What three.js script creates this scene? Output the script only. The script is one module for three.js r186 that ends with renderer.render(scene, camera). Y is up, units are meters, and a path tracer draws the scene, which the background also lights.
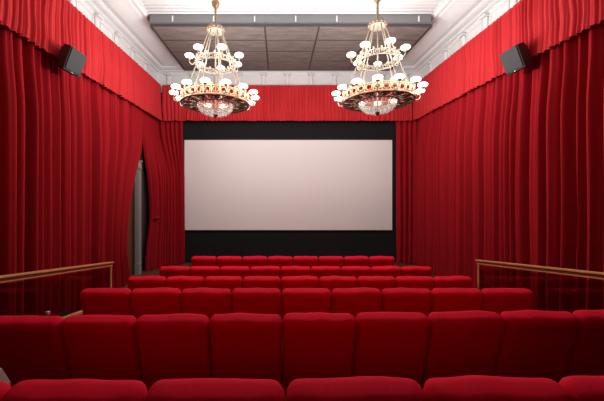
import * as THREE from 'three';
import { mergeGeometries, mergeVertices } from 'three/addons/utils/BufferGeometryUtils.js';
import { RoundedBoxGeometry } from 'three/addons/geometries/RoundedBoxGeometry.js';
import { ImprovedNoise } from 'three/addons/math/ImprovedNoise.js';

// ---------------------------------------------------------------- camera, exposure, light level
const CY = 2.27;                                    // camera height above the floor in front of the screen
const scene = new THREE.Scene();
const camera = new THREE.PerspectiveCamera(2 * Math.atan(200.5 / 302) * 180 / Math.PI, 604 / 401, 0.05, 60);
camera.position.set(0, CY, 0);
camera.lookAt(0, CY, -10);
camera.setViewOffset(604, 401, 23, 8.5, 604, 401);  // shifted lens: the photograph is a level, off-centre crop
camera.updateProjectionMatrix();
const renderer = new THREE.WebGLRenderer({ antialias: true });
renderer.toneMapping = THREE.LinearToneMapping;
renderer.toneMappingExposure = 1.15;
renderer.shadowMap.enabled = true;
scene.background = new THREE.Color(0x000000);
const LAMP_CD = 1.25;                               // candela of one chandelier globe
const LAMP_COLOR = 0xf9f8f7;
const GLOW = 2.2;

// ---------------------------------------------------------------- helpers
let seed = 12345;
const rnd = () => { seed = (seed * 1664525 + 1013904223) >>> 0; return seed / 4294967296; };
const noise = new ImprovedNoise();
const R = d => d * Math.PI / 180;
const sm = (a, b, x) => { const t = Math.min(1, Math.max(0, (x - a) / (b - a))); return t * t * (3 - 2 * t); };
const used = {};
function numbered(name) { const n = used[name] = (used[name] ?? -1) + 1; return n ? `${name}_${String(n).padStart(3, '0')}` : name; }
function V(x, h, z) { return new THREE.Vector3(x, CY + h, -z); }   // x, height relative to the eye, distance
function mesh(name, geos, mat, parent) {
  const g = Array.isArray(geos) ? merge(geos) : geos;
  const m = new THREE.Mesh(g, mat); m.castShadow = m.receiveShadow = true;
  m.name = parent ? name : numbered(name);
  (parent || scene).add(m); return m;
}
function merge(gs) {
  gs = gs.map(g => { g = g.index ? g.toNonIndexed() : g; const o = new THREE.BufferGeometry(); for (const a of ['position', 'normal', 'uv']) o.setAttribute(a, g.attributes[a]); return o; });
  return mergeGeometries(gs);
}
function thing(name, label, category, [x, y, z] = [0, 0, 0], group) {
  const o = new THREE.Group(); o.name = numbered(name); o.position.set(x, y, z); scene.add(o);
  return tag(o, label, category, group);
}
function tag(o, label, category, group, kind) {
  o.userData = { label, category }; if (group) o.userData.group = group; if (kind) o.userData.kind = kind; return o;
}
function struct(name, geos, mat) { const m = mesh(name, geos, mat); m.userData = { kind: 'structure' }; return m; }
function box(w, h, d, x = 0, y = 0, z = 0) { const g = new THREE.BoxGeometry(w, h, d); g.translate(x, y, z); return g; }
function rbox(w, h, d, r, x = 0, y = 0, z = 0, s = 3) { const g = new RoundedBoxGeometry(w, h, d, s, r); g.translate(x, y, z); return g; }
function bar(a, b, r, seg = 8) {
  const d = b.clone().sub(a), g = new THREE.CylinderGeometry(r, r, d.length(), seg);
  g.applyQuaternion(new THREE.Quaternion().setFromUnitVectors(new THREE.Vector3(0, 1, 0), d.normalize()));
  g.translate((a.x + b.x) / 2, (a.y + b.y) / 2, (a.z + b.z) / 2); return g;
}
function beam(a, b, w, h) {                         // rectangular bar from a to b, w across, h high
  const d = b.clone().sub(a), L = d.length(), g = new RoundedBoxGeometry(w, h, L, 2, Math.min(w, h) * 0.18);
  const q = new THREE.Quaternion().setFromRotationMatrix(new THREE.Matrix4().lookAt(b, a, new THREE.Vector3(0, 1, 0)));
  g.applyQuaternion(q); g.translate((a.x + b.x) / 2, (a.y + b.y) / 2, (a.z + b.z) / 2); return g;
}

// ---------------------------------------------------------------- procedural textures and materials
function canvasTex(w, h, fn, srgb = true) {
  const d = new Uint8Array(w * h * 4);
  for (let y = 0; y < h; y++) for (let x = 0; x < w; x++) {
    const c = fn(x / w, y / h), i = (y * w + x) * 4;
    d[i] = c[0]; d[i + 1] = c[1]; d[i + 2] = c[2]; d[i + 3] = 255;
  }
  const t = new THREE.DataTexture(d, w, h); t.wrapS = t.wrapT = THREE.RepeatWrapping; t.magFilter = THREE.LinearFilter; t.minFilter = THREE.LinearFilter;
  if (srgb) t.colorSpace = THREE.SRGBColorSpace; t.needsUpdate = true; return t;
}
const cl = v => Math.max(0, Math.min(255, v));
const napTex = canvasTex(256, 256, (u, v) => {
  const n = 128 + 60 * noise.noise(u * 40, v * 40, 1.5) + 50 * noise.noise(u * 90, v * 90, 4.5) + 25 * (Math.abs(noise.noise(u * 9, v * 9, 7)));
  return [cl(n), cl(n), cl(n)];
}, false);
const woodTex = (r, g, b, k) => canvasTex(256, 512, (u, v) => {
  const w = noise.noise(u * 18, v * 1.6, k) * 0.6 + noise.noise(u * 55, v * 3.5, k + 3) * 0.4, m = 1 + 0.28 * w;
  return [cl(r * m), cl(g * m), cl(b * m)];
});
const plasterTex = canvasTex(256, 256, (u, v) => { const n = 128 + 60 * noise.noise(u * 20, v * 20, 2) + 40 * noise.noise(u * 60, v * 60, 5); return [n, n, n].map(cl); }, false);
const panelTex = k => canvasTex(256, 256, (u, v) => {
  const n = 1 + 0.16 * noise.noise(u * 3, v * 7, k) + 0.14 * noise.noise(u * 14, v * 30, k + 2) + 0.12 * noise.noise(u * 70, v * 70, k + 5);
  return [cl(106 * n), cl(96 * n), cl(90 * n)];
});
const std = (o) => new THREE.MeshStandardMaterial(o);
const phys = (o) => new THREE.MeshPhysicalMaterial(o);
const lin = (r, g, b) => new THREE.Color().setRGB(r, g, b);
const M = {
  seat: [0, 1, 2].map(i => phys({ color: lin(0.64 + 0.02 * i, 0.009, 0.029), roughness: 0.8, specularIntensity: 0.08, sheen: 0.5, sheenRoughness: 0.3, sheenColor: lin(1.0, 0.008, 0.02), bumpMap: napTex, bumpScale: 0.0012 })),
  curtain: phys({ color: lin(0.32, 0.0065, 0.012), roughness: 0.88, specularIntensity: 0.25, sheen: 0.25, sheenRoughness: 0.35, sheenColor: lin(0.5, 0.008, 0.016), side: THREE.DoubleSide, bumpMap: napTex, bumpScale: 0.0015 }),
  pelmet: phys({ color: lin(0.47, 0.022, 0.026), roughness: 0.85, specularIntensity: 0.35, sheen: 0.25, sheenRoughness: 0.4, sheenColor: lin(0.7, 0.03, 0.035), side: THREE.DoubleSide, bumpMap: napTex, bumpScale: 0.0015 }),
  white: std({ color: lin(0.76, 0.75, 0.74), roughness: 0.8, bumpMap: plasterTex, bumpScale: 0.001 }),
  ceilingWhite: std({ color: lin(0.60, 0.60, 0.60), roughness: 0.85, bumpMap: plasterTex, bumpScale: 0.001 }),
  frieze: std({ color: lin(0.70, 0.69, 0.68), roughness: 0.8, bumpMap: plasterTex, bumpScale: 0.0012 }),
  fascia: std({ color: lin(0.20, 0.20, 0.205), roughness: 0.6 }),
  floorWood: std({ map: woodTex(104, 62, 36, 2), roughness: 0.45 }),
  stepCarpet: std({ color: lin(0.06, 0.012, 0.012), roughness: 0.95, bumpMap: napTex, bumpScale: 0.002 }),
  wallDark: std({ color: lin(0.06, 0.03, 0.025), roughness: 0.9 }),
  wallPlaster: std({ color: lin(0.26, 0.25, 0.235), roughness: 0.85, bumpMap: plasterTex, bumpScale: 0.001 }),
  oak: std({ map: woodTex(196, 138, 84, 6), roughness: 0.42 }),
  oakDark: std({ map: woodTex(110, 66, 34, 9), roughness: 0.45 }),
  darkWood: std({ map: woodTex(46, 30, 20, 15), roughness: 0.5 }),
  doorWood: std({ map: woodTex(112, 62, 32, 12), roughness: 0.4 }),
  panels: [0, 1, 2].map(k => std({ map: panelTex(11 + 5 * k), roughness: 0.8 })),
  panelFrame: std({ color: lin(0.05, 0.045, 0.042), roughness: 0.6 }),
  metal: std({ color: lin(0.55, 0.55, 0.55), roughness: 0.35, metalness: 0.9 }),
  blackCloth: std({ color: lin(0.004, 0.004, 0.0045), roughness: 0.95 }),
  screen: std({ color: lin(0.86, 0.815, 0.785), roughness: 0.8 }),
  blackPlastic: std({ color: lin(0.018, 0.018, 0.018), roughness: 0.5 }),
  grille: std({ color: lin(0.027, 0.026, 0.026), roughness: 0.75, bumpMap: napTex, bumpScale: 0.002 }),
  badge: std({ color: lin(0.6, 0.6, 0.6), roughness: 0.35, metalness: 0.6 }),
  gold: std({ color: lin(0.34, 0.22, 0.115), roughness: 0.35, metalness: 0.6 }),
  goldPale: std({ color: lin(0.29, 0.235, 0.175), roughness: 0.4, metalness: 0.45 }),
  bronze: std({ color: lin(0.16, 0.085, 0.05), roughness: 0.45, metalness: 0.5 }),
  globe: std({ color: lin(0.95, 0.93, 0.9), roughness: 0.4, emissive: new THREE.Color(0xfff6ea), emissiveIntensity: GLOW }),
  crystal: phys({ color: lin(0.97, 0.95, 0.92), roughness: 0.12, transmission: 0.75, thickness: 0, ior: 1.5 }),
  tinted: phys({ color: lin(0.66, 0.56, 0.52), roughness: 0.03, transmission: 1, thickness: 0, ior: 1.45 }),
  seatBase: std({ color: lin(0.012, 0.008, 0.008), roughness: 0.85 }),
};

// ---------------------------------------------------------------- room shell
const XL = -3.95, XR = 4.48, ZB = 9.75, ZR = -8.0, HC = 4.12, T = 0.2;
const PL = -3.64, PR = 4.17, PZ = 9.40;              // pelmet planes
const PTOP = 3.33, PBOT = 2.21;
// floor: a flat front part in wood, carpeted steps under the rows
const rowTop = { A: -0.74, B: -0.911, C: -1.055, D: -1.21, E: -1.348, F: -1.386 };   // top of the seat backs below the eye
const rowZ = { A: 1.195, B: 2.275, C: 3.32, D: 4.35, E: 5.50, F: 6.54 };
const BACK = 0.88;
const rowFloor = k => rowTop[k] - BACK;              // relative to the eye
{
  const g = box(XR - XL + 2 * T, 0.3, ZB + T + 0.3, (XL + XR) / 2, -0.15 + 0.0, -(ZB + T - 0.3) / 2);
  const fl = struct('floor', box(XR - XL + 2 * T, 0.3, ZB - ZR + 2 * T, (XL + XR) / 2, -0.15, -(ZB + ZR) / 2), M.floorWood);
  const p = fl.geometry.attributes.position, uv = fl.geometry.attributes.uv;
  for (let i = 0; i < p.count; i++) uv.setXY(i, p.getX(i) * 1.0, p.getZ(i) * 0.4);
  // steps
  const keys = ['A', 'B', 'C', 'D', 'E'];
  const near = { A: ZR, B: rowZ.B - 0.22, C: rowZ.C - 0.22, D: rowZ.D - 0.22, E: rowZ.E - 0.22 };
  const far = { A: near.B, B: near.C, C: near.D, D: near.E, E: rowZ.F - 0.22 };
  for (const k of keys) {
    const y = CY + rowFloor(k); if (y < 0.005) continue;
    struct('floor_step', box(XR - XL, y, far[k] - near[k], (XL + XR) / 2, y / 2, -(near[k] + far[k]) / 2), M.stepCarpet);
  }
}
const H0 = 0, Y = h => CY + h;
struct('wall_right', box(T, 7.2, ZB - ZR + 2 * T, XR + T / 2, 3.5, -(ZB + ZR) / 2), M.wallDark);
struct('wall_back', box(XR - XL, 7.2, T, (XL + XR) / 2, 3.5, -(ZB + T / 2)), M.wallDark);
struct('wall_rear', box(XR - XL, 7.2, T, (XL + XR) / 2, 3.5, -(ZR - T / 2)), M.wallDark);
// left wall with a doorway
const DZ0 = 7.20, DZ1 = 8.28, DTOP = 3.02;
struct('wall_left', [
  box(T, 7.2, DZ0 - ZR + T, XL - T / 2, 3.5, -(DZ0 + ZR - T) / 2),
  box(T, 7.2, ZB + T - DZ1, XL - T / 2, 3.5, -(ZB + T + DZ1) / 2),
  box(T, 7.1 - DTOP, DZ1 - DZ0, XL - T / 2, (7.1 + DTOP) / 2, -(DZ0 + DZ1) / 2)], M.wallDark);
{
  const d = new THREE.Group(); d.name = 'door_1'; d.userData = { kind: 'structure' }; scene.add(d);
  const x = XL - 0.1, zc = -(DZ0 + DZ1) / 2, w = DZ1 - DZ0;
  mesh('door_leaf', box(0.05, DTOP, w, x, DTOP / 2, zc), M.doorWood, d);
  for (const [y, h] of [[0.55, 0.8], [1.5, 0.9], [2.5, 0.8]]) for (const s of [-1, 1])
    mesh('door_panel', rbox(0.03, h, w * 0.36, 0.012, x + 0.03, y, zc + s * w * 0.235), M.doorWood, d);
  mesh('door_handle', [bar(new THREE.Vector3(x + 0.02, 1.05, zc + w * 0.44), new THREE.Vector3(x + 0.09, 1.05, zc + w * 0.44), 0.012), bar(new THREE.Vector3(x + 0.09, 1.05, zc + w * 0.44), new THREE.Vector3(x + 0.09, 1.05, zc + w * 0.32), 0.01)], M.metal, d);
  // casing: fluted side posts with plinths, lintel
  const t = struct('trim_1', [
    box(0.07, DTOP, 0.24, XL + 0.035, DTOP / 2, -(DZ1 + 0.12)), box(0.10, DTOP, 0.03, XL + 0.05, DTOP / 2, -(DZ1 + 0.02)),
    box(0.11, 0.26, 0.17, XL + 0.055, 0.13, -(DZ1 + 0.065)), rbox(0.12, 0.05, 0.18, 0.02, XL + 0.06, 0.285, -(DZ1 + 0.065)),
    box(0.07, DTOP, 0.13, XL + 0.035, DTOP / 2, -(DZ0 - 0.065)), box(0.11, 0.26, 0.17, XL + 0.055, 0.13, -(DZ0 - 0.065)),
    ], M.white);
  struct('trim_3', [box(0.04, 1.75, w + 0.5, XL + 0.02, DTOP + 0.875, zc - 0.1), rbox(0.09, 0.08, w + 0.4, 0.02, XL + 0.045, DTOP + 0.02, zc - 0.1), rbox(0.06, 0.05, w + 0.4, 0.02, XL + 0.03, DTOP + 0.9, zc - 0.1)], M.darkWood);
  mesh('capital', [rbox(0.13, 0.2, 0.17, 0.03, XL + 0.065, DTOP - 0.02, -(DZ1 + 0.065)), rbox(0.15, 0.05, 0.2, 0.02, XL + 0.075, DTOP + 0.1, -(DZ1 + 0.065))], M.wallPlaster, t); t.material = M.wallPlaster;
}
// ceiling: flat slab; towards the screen a grey fascia drops from it and carries the dark panels
const CX0 = -2.98, CX1 = 3.51, CZ0 = 6.95;
struct('ceiling', box(XR - XL + 2 * T, T, ZB - ZR + 2 * T, (XL + XR) / 2, Y(HC) + T / 2, -(ZB + ZR) / 2), M.ceilingWhite);
{
  const f = struct('trim_2', box(CX1 - CX0 - 0.01, 0.26, 0.05, (CX0 + CX1) / 2, Y(3.985), -(CZ0 + 0.03)), M.fascia);
  for (let i = 0; i < 7; i++) mesh('fascia_joint', rbox(0.028, 0.13, 0.02, 0.004, -2.9 + 0.45 + i * 0.945, Y(3.99), -(CZ0 - 0.002)), M.white, f);
}
// mouldings along the front edge of the coffer
for (const [z, w, h] of [[6.90, 0.07, 0.035], [6.78, 0.05, 0.025], [6.66, 0.03, 0.02], [6.2, 0.05, 0.02]])
  struct('ceiling_moulding', rbox(CX1 - CX0, h, w, 0.009, (CX0 + CX1) / 2, Y(HC) - h / 2, -z), M.ceilingWhite);

// cornice: one profile swept round the room with mitred corners; d is the distance from the wall
{
  const prof = [[0.012, 3.2], [0.012, 3.80], [0.03, 3.82], [0.03, 3.85], [0.09, 3.86], [0.12, 3.89], [0.21, 3.90], [0.25, 3.92], [0.26, 3.965], [0.30, 3.97],
    [0.33, 3.955], [0.40, 3.955], [0.52, 3.985], [0.66, 4.03], [0.76, 4.055], [0.77, 4.08], [0.81, 4.085], [0.83, 4.065], [0.87, 4.065], [0.90, 4.10], [0.965, 4.105], [0.97, 4.125]];
  const side = (A, B, na, nb) => {                   // A, B corners on the wall; na, nb directions of the inward mitre
    const pos = [], uv = [];
    const P = (c, n, [d, h]) => [c[0] + n[0] * d, Y(h), -(c[1] + n[1] * d)];
    for (let i = 0; i < prof.length - 1; i++) {
      const a = P(A, na, prof[i]), b = P(B, nb, prof[i]), c = P(B, nb, prof[i + 1]), e = P(A, na, prof[i + 1]);
      for (const q of [a, b, c, a, c, e]) { pos.push(...q); uv.push(q[0] + q[2], q[1]); }
    }
    const g = new THREE.BufferGeometry(); g.setAttribute('position', new THREE.Float32BufferAttribute(pos, 3)); g.setAttribute('uv', new THREE.Float32BufferAttribute(uv, 2)); g.computeVertexNormals(); return g;
  };
  const mat = M.frieze.clone(); mat.side = THREE.DoubleSide;
  const bl = [XL, ZB], br = [XR, ZB], fl = [XL, ZR], fr = [XR, ZR];
  const left = struct('cornice_left', side(fl, bl, [1, 1], [1, -1]), mat), back = struct('cornice_back', side(bl, br, [1, -1], [-1, -1]), mat), right = struct('cornice_right', side(br, fr, [-1, -1], [-1, 1]), mat);
  struct('cornice_rear', side(fr, fl, [-1, 1], [1, 1]), mat);
  // frieze ornament: scroll brackets with a leaf, and sunk panels between them
  const lathe = new THREE.LatheGeometry([[0.001, 0], [0.05, 0.02], [0.075, 0.08], [0.06, 0.15], [0.075, 0.22], [0.085, 0.27], [0.05, 0.3], [0.001, 0.3]].map(p => new THREE.Vector2(...p)), 10);
  lathe.scale(1, 1, 0.6); lathe.translate(0, -0.15, 0);
  const bracket = merge([lathe, rbox(0.2, 0.05, 0.16, 0.015, 0, 0.17, 0.02), rbox(0.1, 0.34, 0.05, 0.02, 0, 0, 0)]);
  const panelFrame = merge([box(0.5, 0.018, 0.02, 0, 0.15, 0), box(0.5, 0.018, 0.02, 0, -0.15, 0), box(0.018, 0.3, 0.02, -0.25, 0, 0), box(0.018, 0.3, 0.02, 0.25, 0, 0)]);
  const put = (g, parent, name, x, z, ry) => { const m = mesh(name, g, M.frieze, parent); m.position.set(x, Y(3.6), -z); m.rotation.y = ry; };
  for (let z = 2.6; z < ZB - 0.2; z += 0.78) {
    put(bracket, left, 'frieze_bracket', XL + 0.03, z, Math.PI / 2); put(bracket, right, 'frieze_bracket', XR - 0.03, z, -Math.PI / 2);
    put(panelFrame, left, 'frieze_frame', XL + 0.02, z + 0.39, Math.PI / 2); put(panelFrame, right, 'frieze_frame', XR - 0.02, z + 0.39, -Math.PI / 2);
  }
  for (let i = 0; i < 11; i++) { const x = XL + 0.4 + i * 0.763; put(bracket, back, 'frieze_bracket', x, ZB - 0.03, 0); if (i < 10) put(panelFrame, back, 'frieze_frame', x + 0.38, ZB - 0.02, 0); }
}

// ---------------------------------------------------------------- dark ceiling panels
{
  const t = thing('acoustic_ceiling_raft', 'dark grey-brown field of panels under the white ceiling behind the chandeliers', 'ceiling panels', [0, Y(3.80), -CZ0]);
  const x0 = -2.94, x1 = 3.50, zs = [6.95, 7.60, 8.21, 8.83, 9.44], xs = [x0, -1.58, -0.327, 0.927, 2.18, x1];
  for (let i = 0; i < 5; i++) for (let j = 0; j < 4; j++) {
    const w = xs[i + 1] - xs[i] - 0.04, d = zs[j + 1] - zs[j] - 0.05;
    mesh('ceiling_panel', rbox(w, 0.012, d, 0.003, (xs[i] + xs[i + 1]) / 2, 0.018 + rnd() * 0.004, -((zs[j] + zs[j + 1]) / 2 - CZ0), 1), M.panels[(i * 2 + j) % 3], t);
  }
  const W = x1 - x0, D = zs[4] - zs[0], cx = (x0 + x1) / 2, cz = -D / 2;
  mesh('frame', [box(W + 0.05, 0.055, 0.025, cx, 0.0275, 0.0125), box(W + 0.05, 0.055, 0.025, cx, 0.0275, -D - 0.0125), box(0.025, 0.055, D, x0 - 0.0125, 0.0275, cz), box(0.025, 0.055, D, x1 + 0.0125, 0.0275, cz), box(W, 0.008, D, cx, 0.032, cz)], M.panelFrame, t);
}

// ---------------------------------------------------------------- projection screen and black masking
{
  const sx0 = -3.025, sx1 = 3.62, h1 = 1.662, h0 = -1.216, Z = 9.67;
  const s = thing('projection_screen', 'blank off-white projection screen on the black end wall', 'screen', [(sx0 + sx1) / 2, Y(h0), -(Z)]);
  const W = sx1 - sx0, Hh = h1 - h0;
  mesh('screen_surface', box(W, Hh, 0.012, 0, Hh / 2, 0), M.screen, s);
  mesh('frame', [box(W + 0.05, 0.03, 0.03, 0, -0.015, 0), box(W + 0.05, 0.03, 0.03, 0, Hh + 0.015, 0), box(0.03, Hh, 0.03, -W / 2 - 0.015, Hh / 2, 0), box(0.03, Hh, 0.03, W / 2 + 0.015, Hh / 2, 0)], M.blackPlastic, s);
  const m = thing('screen_masking', 'matt black cloth masking surrounding the blank projection screen', 'masking', [(sx0 + sx1) / 2, 0, -(Z + 0.045)]);
  mesh('top_masking', box(W + 0.9, 1.2, 0.02, 0, Y(h1 + 0.03) + 0.6, 0), M.blackCloth, m);
  mesh('bottom_masking', box(W + 0.9, Y(h0 - 0.03), 0.02, 0, Y(h0 - 0.03) / 2, 0), M.blackCloth, m);
  for (const q of [-1, 1]) mesh('side_masking', box(0.42, Hh + 0.06, 0.02, q * (W / 2 + 0.24), Y((h0 + h1) / 2), 0), M.blackCloth, m);
}

// ---------------------------------------------------------------- curtains
function foldTable(L, w0, w1) { const e = [0]; while (e[e.length - 1] < L + 1) e.push(e[e.length - 1] + w0 + (w1 - w0) * rnd()); return { e, a: e.map(() => 0.6 + 0.45 * rnd()), k: e.map(() => 0.6 + 0.7 * rnd()) }; }
function fold(T, s) {
  let i = 0; const { e } = T; while (i < e.length - 2 && e[i + 1] < s) i++;
  const t = Math.min(1, Math.max(0, (s - e[i]) / (e[i + 1] - e[i])));
  const b = Math.pow(Math.sin(Math.PI * t), T.k[i]);
  return b * T.a[i];                                  // 0 in the valley, up to ~1 on the ridge
}
// path(s) -> [x, distance, nx, nz] in plan (normal towards the room); warp(s, v) shifts s; v = 0 top, 1 bottom
function cloth(path, L, hTop, hBot, { step = 0.016, nv = 16, amp = 0.09, w0 = 0.16, w1 = 0.34, warp, depthV, hem, ampOf, drift = 0.05, sd = 1 }) {
  seed = sd * 7919; const T = foldTable(L, w0, w1), T2 = foldTable(L, w0 * 0.45, w1 * 0.5);
  const ns = Math.ceil(L / step), pos = [], uv = [], idx = [];
  for (let j = 0; j <= nv; j++) for (let i = 0; i <= ns; i++) {
    const v = j / nv, s0 = i / ns * L, ph = s0 + drift * noise.noise(s0 * 0.9, v * 1.3, sd) * v + drift * 0.5 * noise.noise(s0 * 2.7, v * 2.1, sd + 3) * v;
    const s = warp ? warp(s0, v) : s0;
    const dv = depthV ? depthV(v, s0) : 1;
    const off = (ampOf ? ampOf(s0) : amp) * (fold(T, ph) * dv + 0.22 * fold(T2, ph * 1.0 + 0.3)) + 0.02 * noise.noise(s0 * 0.7, v * 2, sd + 9);
    const [x, z, nx, nz] = path(s, v);
    const h = hTop + (hBot - hTop) * v + (hem ? hem(s0, v, fold(T, ph)) : 0);
    pos.push(x + nx * off, Y(h), -(z + nz * off)); uv.push(s0, h);
  }
  for (let j = 0; j < nv; j++) for (let i = 0; i < ns; i++) { const a = j * (ns + 1) + i, b = a + 1, c = a + ns + 1, d = c + 1; idx.push(a, c, b, b, c, d); }
  const g = new THREE.BufferGeometry(); g.setIndex(idx);
  g.setAttribute('position', new THREE.Float32BufferAttribute(pos, 3)); g.setAttribute('uv', new THREE.Float32BufferAttribute(uv, 2)); g.computeVertexNormals(); return g;
}
const CL = -3.925, CR = 4.455, CZB = 9.61;              // planes the curtains hang on
const floorAt = z => z > rowZ.F - 0.22 ? -CY : z > rowZ.E - 0.22 ? rowFloor('E') : z > rowZ.D - 0.22 ? rowFloor('D') : z > rowZ.C - 0.22 ? rowFloor('C') : z > rowZ.B - 0.22 ? rowFloor('B') : rowFloor('A');
const hemTo = (zOf, top) => (s, v) => v * (floorAt(zOf(s)) + CY) ;
// long curtain on the left, gathered back at the door
{
  const z0 = -2.6, L = 8.32 - z0, tab = [[0, 8.32], [0.09, 8.27], [0.30, 8.06], [0.41, 7.8], [0.55, 7.55], [0.65, 7.4], [0.73, 7.33], [0.84, 7.3], [1, 7.45]],
    end = v => { let i = 0; while (i < tab.length - 2 && tab[i + 1][0] < v) i++; const [a, b] = [tab[i], tab[i + 1]], t = (v - a[0]) / (b[0] - a[0]); return a[1] + (b[1] - a[1]) * t; };
  const g = cloth(s => [CL, z0 + s, 1, 0], L, 2.5, -CY + 0.02, {
    amp: 0.19, depthV: v => 1 + 0.35 * sm(0.08, 0.3, v), w0: 0.12, w1: 0.3, sd: 3, nv: 24,
    warp: (s, v) => s - (8.32 - end(v)) * Math.pow(Math.max(0, (s - (L - 2.6)) / 2.6), 1.6), hem: hemTo(s => z0 + s) });
  tag(mesh('curtain', g, M.curtain), 'long red velvet curtain covering the left wall up to the wooden door', 'curtain');
}
// left leg: from beside the door round the corner to the screen masking
{
  const A = [CL + 0.02, 8.5], B = [-3.04, CZB], a = CZB - A[1], L = a + B[0] - A[0], q = Math.hypot(B[0] - A[0], a), d = [(B[0] - A[0]) / q, a / q];
  const pull = v => 0.40 * sm(0.02, 0.64, v) * (1 - 0.5 * sm(0.66, 0.95, v));
  const g = cloth((s, v) => {                         // hung round the corner at the top, hanging across it lower down
    const w = 0.85 * sm(0.10, 0.45, v), u = s / L * q, dg = [A[0] + d[0] * u, A[1] + d[1] * u, d[1], -d[0]], lp = s < a ? [A[0], A[1] + s, 1, 0] : [A[0] + s - a, CZB, 0, -1];
    return lp.map((x, i) => x + (dg[i] - x) * w);
  }, L, 2.5, -CY + 0.02, { amp: 0.10, w0: 0.12, w1: 0.24, sd: 5, nv: 28, step: 0.01, warp: (s, v) => s + pull(v) * Math.pow(1 - s / L, 1.5) });
  const c = mesh('curtain', g, M.curtain); tag(c, 'narrow red curtain in the corner between the wooden door and the screen', 'curtain');
  const tb = new THREE.TorusGeometry(0.085, 0.018, 8, 20); tb.rotateX(Math.PI / 2); tb.scale(1.2, 1.6, 1); tb.translate(CL + 0.31, Y(-0.75), -8.83);
  mesh('tieback', tb, M.curtain, c);
}
// right: piece round the corner, then the long one
{
  const x0 = 3.72, a = CR - x0, zE = 6.47, L = a + CZB - zE;
  const g = cloth(s => s < a ? [x0 + s, CZB, 0, -1] : [CR, CZB - (s - a), -1, 0], L, 2.5, -CY + 0.02, { ampOf: s => 0.10 + 0.09 * sm(a, a + 0.5, s), depthV: v => 1 + 0.45 * sm(0.08, 0.3, v), w0: 0.10, w1: 0.22, sd: 8 });
  tag(mesh('curtain', g, M.curtain), 'red curtain on the right wall next to the screen, turning the corner', 'curtain');
}
{
  const zs = 6.47, L = zs + 2.6;
  const g = cloth(s => [CR, zs - s, -1, 0], L, 2.5, -CY + 0.02, { amp: 0.19, depthV: v => 1 + 0.35 * sm(0.08, 0.3, v), w0: 0.11, w1: 0.29, sd: 13, hem: hemTo(s => zs - s) });
  tag(mesh('curtain', g, M.curtain), 'long red velvet curtain along the right wall behind the right handrail', 'curtain');
}
// rear curtain behind the camera
tag(mesh('curtain', cloth(s => [CL + s, ZR + 0.12, 0, 1], CR - CL, 3.3, rowFloor('A') + 0.02, { amp: 0.12, sd: 17, step: 0.04, nv: 6 }), M.curtain), 'red velvet curtain across the rear wall behind the seats', 'curtain');
// pelmets: gathered valances above the curtains, hem flaring over them
{
  const opt = sd => ({ step: 0.011, nv: 20, amp: 0.072, w0: 0.05, w1: 0.15, sd, drift: 0.07, depthV: (v, s) => (0.35 + 0.65 * sm(0, 0.1, v)) * (0.85 + 0.5 * noise.noise(s * 2.3, v * 1.5, sd + 4)),
    hem: (s, v, f) => v > 0.5 ? (v - 0.5) * 2 * (0.012 * f - 0.022 * noise.noise(s * 4.1, sd, 2)) : 0 });
  const L = PZ + 2.8;
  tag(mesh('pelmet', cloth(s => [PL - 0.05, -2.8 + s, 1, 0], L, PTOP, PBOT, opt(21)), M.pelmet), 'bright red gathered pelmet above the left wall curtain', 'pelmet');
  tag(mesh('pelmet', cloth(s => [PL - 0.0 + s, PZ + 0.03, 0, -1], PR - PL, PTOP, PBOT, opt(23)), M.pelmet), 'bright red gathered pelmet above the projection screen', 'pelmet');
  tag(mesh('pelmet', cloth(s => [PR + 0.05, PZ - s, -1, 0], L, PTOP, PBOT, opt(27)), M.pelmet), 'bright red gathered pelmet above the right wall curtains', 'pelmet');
}

// ---------------------------------------------------------------- speakers
function speaker(label, X, Z, side, up = 0) {                // side +1 faces +x (left wall)
  const t = thing('wall_speaker', label, 'speaker', [X, Y(2.17 + up), -Z]);
  t.scale.setScalar(0.94); t.rotation.y = side > 0 ? Math.PI / 2 : -Math.PI / 2;
  const inner = g => { g.rotateX(R(20)); return g; };  // tilted down into the hall
  mesh('cabinet', inner(merge([rbox(0.42, 0.42, 0.14, 0.015, 0, 0, -0.08), rbox(0.32, 0.34, 0.1, 0.02, 0, 0.0, -0.17)])), M.blackPlastic, t);
  mesh('grille', inner(rbox(0.39, 0.385, 0.022, 0.009, 0, 0.008, 0)), M.grille, t);
  mesh('badge', inner(rbox(0.035, 0.014, 0.008, 0.003, 0.0, -0.197, 0.0)), M.badge, t);
  mesh('bracket', [bar(new THREE.Vector3(0, 0.02, -0.2), new THREE.Vector3(0, 0.16, -0.29), 0.018), rbox(0.1, 0.12, 0.02, 0.006, 0, 0.17, -0.285)], M.blackPlastic, t);
}
speaker('black wall speaker on the left wall, over the edge of the red pelmet', -3.40, 5.06, 1);
speaker('black wall speaker on the right wall, over the edge of the red pelmet', 3.93, 5.11, -1, 0.05);

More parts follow.
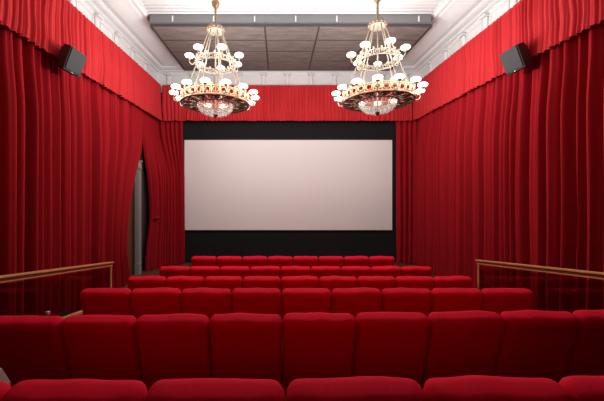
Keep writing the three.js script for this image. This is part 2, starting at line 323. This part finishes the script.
// ---------------------------------------------------------------- balustrades beside the rows
function balustrade(label, x, zPost, hPost, slope, clamp) {
  const t = thing('handrail', label, 'handrail', [x, Y(floorAt(zPost)), -zPost]);
  const base = floorAt(zPost);
  const P = (dz, h) => new THREE.Vector3(0, h - base, dz);            // dz towards the camera
  const hAt = dz => hPost + slope * dz, L = 4.6;
  mesh('top_rail', [beam(P(-0.02, hAt(-0.02)), P(L, hAt(L)), 0.07, 0.018), beam(P(0.0, hAt(0) - 0.044), P(L, hAt(L) - 0.044), 0.05, 0.014)], M.oak, t);
  mesh('rail_core', beam(P(0.0, hAt(0) - 0.022), P(L, hAt(L) - 0.022), 0.04, 0.03), M.oakDark, t);
  mesh('bottom_rail', beam(P(0.0, hAt(0) - 0.56), P(L, hAt(L) - 0.56), 0.06, 0.04), M.oak, t);
  for (const dz of [0.02, 2.2, 4.4]) { const f = floorAt(zPost - dz); mesh('post', rbox(0.032, hAt(dz) - 0.05 - f, 0.032, 0.006, 0, (hAt(dz) - 0.05 + f) / 2 - base, dz), M.oak, t); }
  const sh = new THREE.Shape([[0.03, -0.07], [L, -0.07], [L, -0.54], [0.03, -0.54]].map(([z, h]) => new THREE.Vector2(z, hAt(z) + h - base)));
  const g = new THREE.ExtrudeGeometry(sh, { depth: 0.008, bevelEnabled: false }); g.rotateY(-Math.PI / 2); g.translate(0.004, 0, 0);
  const gl = mesh('glass_panel', g, M.tinted, t); gl.userData.label = 'dark tinted see-through glass panel';
  if (clamp) mesh('glass_clamp', rbox(0.024, 0.035, 0.035, 0.006, 0.012, clamp[1] - base, zPost - clamp[0]), M.badge, t);
  const lowShape = new THREE.Shape([[0.03, -0.58], [L, -0.58], [L, -1.08], [0.03, -1.08]].map(([z, h]) => new THREE.Vector2(z, hAt(z) + h - base)));
  return t;
}
balustrade('light wood handrail over dark glass in front of the left curtain', -2.42, 4.35, -1.015, 0.16, [3.15, -1.262]);
balustrade('light wood handrail over dark glass in front of the right curtain', 2.87, 4.35, -0.985, 0.156);

// ---------------------------------------------------------------- seats
const SW = 0.55;
function cushion(w, h, d, r, f, nx = 26, ny = 22, nz = 8) {
  let g = new THREE.BoxGeometry(w, h, d, nx, ny, nz); const p = g.attributes.position, v = new THREE.Vector3(), c = new THREE.Vector3();
  for (let i = 0; i < p.count; i++) {
    v.fromBufferAttribute(p, i);
    // crowd the grid lines towards the edges so that the rounding is smooth
    for (const [k, s] of [['x', w], ['y', h], ['z', d]]) { const t = v[k] / s * 2; v[k] = s / 2 * (Math.sin(t * Math.PI / 2) * 0.62 + t * 0.38); }
    c.set(Math.max(-w / 2 + r[0], Math.min(w / 2 - r[0], v.x)), Math.max(-h / 2 + r[1], Math.min(h / 2 - r[1], v.y)), Math.max(-d / 2 + r[2], Math.min(d / 2 - r[2], v.z)));
    const q = v.clone().sub(c); q.x /= r[0]; q.y /= r[1]; q.z /= r[2]; const m = Math.max(Math.abs(q.x), Math.abs(q.y), Math.abs(q.z)), l = q.length();
    if (l > 1e-6) q.multiplyScalar(m / l); v.set(c.x + q.x * r[0], c.y + q.y * r[1], c.z + q.z * r[2]);
    f(v); p.setXYZ(i, v.x, v.y, v.z);
  }
  g.deleteAttribute('normal'); g.deleteAttribute('uv'); g = mergeVertices(g, 1e-5); g.computeVertexNormals();
  const q = g.attributes.position, uv = []; for (let i = 0; i < q.count; i++) uv.push(q.getX(i) * 3 + q.getZ(i), q.getY(i) * 3 + q.getZ(i)); g.setAttribute('uv', new THREE.Float32BufferAttribute(uv, 2));
  return g;
}
const TILT = R(15), BH = 0.72;
const backGeo = [0, 1, 2, 3].map(k => {
  const g = cushion(SW - 0.002, BH, 0.12, [0.05, 0.055, 0.058], v => {
    const top = sm(BH / 2 - 0.16, BH / 2 - 0.02, v.y), edge = 1 - Math.pow(Math.abs(v.x) / (SW / 2), 4);
    v.y += top * (0.010 * edge + 0.012 * noise.noise(v.x * 7 + k * 3.7, k * 1.3 + 0.4, 0.5));
    if (v.z > 0) v.z += 0.016 * sm(BH / 2 - 0.115, BH / 2 - 0.06, v.y) * edge + 0.012 * edge * Math.cos(v.y * 3.2) + 0.003 * noise.noise(v.x * 8, v.y * 7, k + 0.3);
    else v.z -= 0.03 * edge * Math.cos(v.y * 4) - 0.0;
  });
  g.translate(0, BH / 2, 0); g.rotateX(TILT); return g;     // +z is towards the camera: the top leans that way
});
const topY = (() => { const p = backGeo[0].attributes.position; let m = 0, z = 0; for (let i = 0; i < p.count; i++) if (p.getY(i) > m) { m = p.getY(i); z = p.getZ(i); } return [m, z]; })();
const seatGeo = cushion(SW - 0.07, 0.13, 0.42, [0.05, 0.06, 0.06], v => { if (v.y > 0) v.y += 0.02 * (1 - Math.pow(v.x / 0.25, 2)); }, 14, 8, 14);
function makeSeat(variant, left, right) {             // origin on the floor under the top of the back
  const t = new THREE.Group();
  const mat = M.seat[variant % 3], dy = BACK - topY[0], dz = -topY[1];
  const b = mesh('backrest', backGeo[variant % 4], mat, t); b.position.set(0, dy, dz);
  const s = mesh('seat_cushion', seatGeo, mat, t); s.position.set(0, 0.30, dz - 0.20); s.rotation.x = R(6);
  const arm = x => {
    const a = mesh('armrest', [rbox(0.055, 0.035, 0.30, 0.014, x, 0.44, dz - 0.20)], M.seatBase, t);
    mesh('armrest_panel', rbox(0.035, 0.30, 0.28, 0.01, x, 0.28, dz - 0.20), M.seatBase, a);
  };
  if (left) arm(-SW / 2); arm(SW / 2);
  mesh('pedestal', [rbox(0.06, 0.22, 0.08, 0.01, 0, 0.11, dz - 0.2), rbox(0.3, 0.02, 0.3, 0.008, 0, 0.01, dz - 0.2), rbox(0.34, 0.03, 0.30, 0.01, 0, 0.222, dz - 0.20)], M.seatBase, t);
  return t;
}
const ord = ['first', 'second', 'third', 'fourth', 'fifth', 'sixth', 'seventh', 'eighth', 'ninth'];
const rows = [['F', -3.5, 8, 'row closest to the screen', 'cinema seats in the first row before the screen'], ['E', -4, 9, 'second row from the screen', 'cinema seats in the second row from the screen'],
  ['D', -4, 9, 'third row from the screen', 'cinema seats in the third row from the screen'], ['C', -4, 9, 'fourth row from the screen', 'cinema seats in the fourth row from the screen'],
  ['B', -4, 9, 'fifth row from the screen', 'cinema seats in the fifth row from the screen'], ['A', -3, 6, 'bottom row of the photo', 'cinema seats in the row nearest the viewer']];
const proto = {};
rows.forEach(([k, first, n, where, group], r) => {
  for (let i = 0; i < n; i++) {
    const variant = (i * 5 + r * 3) % 12, key = variant + (i === 0 ? 'L' : '');
    const o = proto[key] ? proto[key].clone() : (proto[key] = makeSeat(variant, i === 0));
    o.name = numbered('cinema_seat');
    o.position.set(0.026 + (first + i + 0.5) * SW, Y(rowFloor(k)), -rowZ[k]);
    o.children[0].position.y = BACK - topY[0] + (k === 'B' ? (i - 4) * 0.0055 : k === 'A' ? (i - 3.5) * 0.004 : 0);
    scene.add(o);
    const pos = i === n - 1 ? 'last' : ord[i];
    tag(o, `red velvet cinema seat, ${pos === 'last' ? 'at the right end' : pos === 'first' ? 'at the left end' : pos + ' from the left'} in the ${where}`, 'cinema seat', group);
  }
});

{ // the end of a wooden arm that shows at the left edge, between two seats of the nearest row
  const a = rbox(0.03, 0.09, 0.05, 0.01); a.rotateZ(R(33)); const q = scene.children.find(o => o.userData.group === 'cinema seats in the row nearest the viewer');
  const m = mesh('wooden_arm_tip', a, M.oakDark, q); m.position.set(V(-1.212, -0.795, 1.31).x - q.position.x, CY - 0.815 - q.position.y, -1.31 - q.position.z);
  m.userData.label = 'light wooden arm tip rising beside the backrest';
}
// ---------------------------------------------------------------- chandeliers
function globeShape() {
  const g = new THREE.LatheGeometry([[0.001, -0.052], [0.045, -0.05], [0.076, -0.034], [0.094, -0.012], [0.097, 0.006], [0.085, 0.026], [0.056, 0.041], [0.025, 0.047], [0.001, 0.048]].map(p => new THREE.Vector2(...p)), 20);
  return g;
}
function makeChandelier(pos) {                        // origin: the ceiling; heights are relative to the eye minus HC
  const t = new THREE.Group(); t.position.copy(pos);
  const y = h => h - HC;
  const lathe = (pts, n = 28) => new THREE.LatheGeometry(pts.map(([r, h]) => new THREE.Vector2(r, y(h))), n);
  mesh('ceiling_rose', lathe([[0.001, 4.0], [0.05, 4.0], [0.12, 4.05], [0.14, 4.1], [0.14, 4.12]]), M.gold, t);
  mesh('stem', lathe([[0.02, 3.2], [0.022, 3.62], [0.035, 3.66], [0.07, 3.70], [0.085, 3.76], [0.055, 3.81], [0.03, 3.86], [0.022, 3.9], [0.022, 4.02]], 16), M.gold, t);
  const crown = mesh('crown', lathe([[0.001, 3.26], [0.08, 3.265], [0.15, 3.27], [0.165, 3.25], [0.16, 3.22], [0.165, 3.19], [0.15, 3.17], [0.09, 3.175], [0.05, 3.15], [0.02, 3.12], [0.001, 3.11]]), M.goldPale, t);
  const balls = []; for (let i = 0; i < 14; i++) { const a = i / 14 * 2 * Math.PI, g = new THREE.SphereGeometry(0.022, 8, 6); g.translate(0.165 * Math.sin(a), y(3.22), 0.165 * Math.cos(a)); balls.push(g); }
  mesh('crown_bead', balls, M.gold, crown);
  const P = (a, r, h) => new THREE.Vector3(r * Math.sin(a), y(h), r * Math.cos(a));
  // rods from the crown past the upper ring to the lower ring
  for (let i = 0; i < 7; i++) { const a = (i + 0.5) / 7 * 2 * Math.PI; mesh('rod', [bar(P(a, 0.13, 3.2), P(a, 0.345, 2.57), 0.0125, 6), bar(P(a, 0.345, 2.57), P(a, 0.585, 1.93), 0.0125, 6)], M.goldPale, t); }
  mesh('centre_rod', bar(P(0, 0, 3.14), P(0, 0, 1.78), 0.013, 8), M.goldPale, t);
  // openwork ring: two hoops, verticals, scrolls
  const ring = (name, R0, h0, h1, n, mats) => {
    const gs = []; for (const [h, tr] of [[h0, 0.014], [h1, 0.012]]) { const g = new THREE.TorusGeometry(R0, tr, 8, 56); g.rotateX(Math.PI / 2); g.translate(0, y(h), 0); gs.push(g); }
    const o = mesh(name, gs, mats[0], t), sc = [];
    for (let i = 0; i < n; i++) {
      const a = i / n * 2 * Math.PI, c = P(a, R0, (h0 + h1) / 2), rr = (h1 - h0) * 0.34;
      const g = new THREE.TorusGeometry(rr, 0.009, 6, 12); g.scale(1.15, 1, 1); g.rotateY(a); g.translate(c.x, c.y, c.z); sc.push(g);
      const b = P(a + Math.PI / n, R0, h0), d = P(a + Math.PI / n, R0 * 1.015, h1 + 0.03); sc.push(bar(b, d, 0.010, 6));
      const s = new THREE.SphereGeometry(0.02, 8, 6); s.translate(d.x, d.y, d.z); sc.push(s);
    }
    mesh('scrollwork', sc, mats[1], o); return o;
  };
  ring('upper_ring', 0.385, 2.50, 2.59, 18, [M.goldPale, M.goldPale]);
  const low = ring('lower_ring', 0.645, 1.76, 1.90, 28, [M.gold, M.gold]);
  // pierced dark soffit of the lower ring: hoops, spokes and rosettes
  const sof = [], ros = [];
  for (const [r, tr] of [[0.655, 0.02], [0.37, 0.016]]) { const g = new THREE.TorusGeometry(r, tr, 8, 56); g.rotateX(Math.PI / 2); g.translate(0, y(1.735), 0); sof.push(g); }
  for (let i = 0; i < 28; i++) { const a = i / 28 * 2 * Math.PI; sof.push(bar(P(a, 0.37, 1.735), P(a + 0.12, 0.655, 1.735), 0.011, 6), bar(P(a, 0.655, 1.735), P(a + 0.12, 0.37, 1.735), 0.011, 6)); }
  for (let i = 0; i < 14; i++) { const a = (i + 0.5) / 14 * 2 * Math.PI, c = P(a, 0.53, 1.735), g = new THREE.TorusGeometry(0.07, 0.018, 6, 14); g.rotateX(Math.PI / 2); g.translate(c.x, c.y, c.z); ros.push(g); const s = new THREE.SphereGeometry(0.03, 8, 6); s.translate(c.x, c.y, c.z); ros.push(s); }
  mesh('soffit', sof, M.bronze, low); mesh('rosette', ros, M.bronze, low);
  // crystal bowl in the middle, with ribs of cut drops
  const bowl = mesh('glass_bowl', lathe([[0.35, 1.74], [0.345, 1.70], [0.32, 1.64], [0.27, 1.585], [0.19, 1.545], [0.10, 1.525], [0.03, 1.52]], 36), M.crystal, t);
  const drops = []; for (let i = 0; i < 28; i++) { const a = i / 28 * 2 * Math.PI; for (const [r, h] of [[0.35, 1.725], [0.343, 1.685], [0.325, 1.64], [0.285, 1.592], [0.22, 1.552], [0.13, 1.526]]) { const g = new THREE.OctahedronGeometry(0.016); g.scale(1, 1.4, 1); const c = P(a, r, h); g.translate(c.x, c.y, c.z); drops.push(g); } }
  mesh('crystal_drop', drops, M.crystal, bowl);
  mesh('finial', lathe([[0.001, 1.46], [0.018, 1.475], [0.035, 1.505], [0.05, 1.525], [0.05, 1.54], [0.012, 1.56], [0.012, 1.8]], 14), M.bronze, t);
  // lamps on curled arms
  const gs = globeShape(); gs.scale(0.9, 0.9, 0.9);
  const lamps = (n, R0, R1, hr, hl, a0) => {
    for (let i = 0; i < n; i++) {
      const a = a0 + i / n * 2 * Math.PI;
      const c = new THREE.CatmullRomCurve3([P(a, R0, hr), P(a, R0 + (R1 - R0) * 0.45, hr - 0.045), P(a, R1 - 0.01, hr - 0.02), P(a, R1, hl - 0.07), P(a, R1, hl - 0.04)]);
      const arm = mesh('lamp_arm', merge([new THREE.TubeGeometry(c, 12, 0.011, 6), (() => { const s = new THREE.CylinderGeometry(0.045, 0.02, 0.03, 12); s.translate(...P(a, R1, hl - 0.055).toArray()); return s; })()]), M.goldPale, t);
      const g = mesh('lamp_globe', gs, M.globe, arm); g.position.copy(P(a, R1, hl)); g.castShadow = false;
      const L = new THREE.PointLight(LAMP_COLOR, LAMP_CD, 0, 2); L.position.copy(P(a, R1, hl)); L.castShadow = true; L.shadow.radius = 4; arm.add(L);
    }
  };
  lamps(14, 0.65, 0.79, 1.80, 1.922, 0);
  lamps(7, 0.39, 0.50, 2.545, 2.665, Math.PI);
  return t;
}
const c2 = makeChandelier(V(1.90, HC, 5.82)); c2.rotation.y = R(-18); c2.name = numbered('chandelier'); scene.add(c2);
tag(c2, 'gilt two-tier chandelier with glowing globes hanging on the right, near the right wall pelmet', 'chandelier', 'gilt chandeliers before the screen');
const c1 = c2.clone(); c1.name = numbered('chandelier'); c1.position.copy(V(-1.26, HC, 6.0)); c1.rotation.y = R(-1); scene.add(c1);
tag(c1, 'gilt two-tier chandelier with glowing globes hanging on the left, above the left of the screen', 'chandelier', 'gilt chandeliers before the screen');

renderer.render(scene, camera);
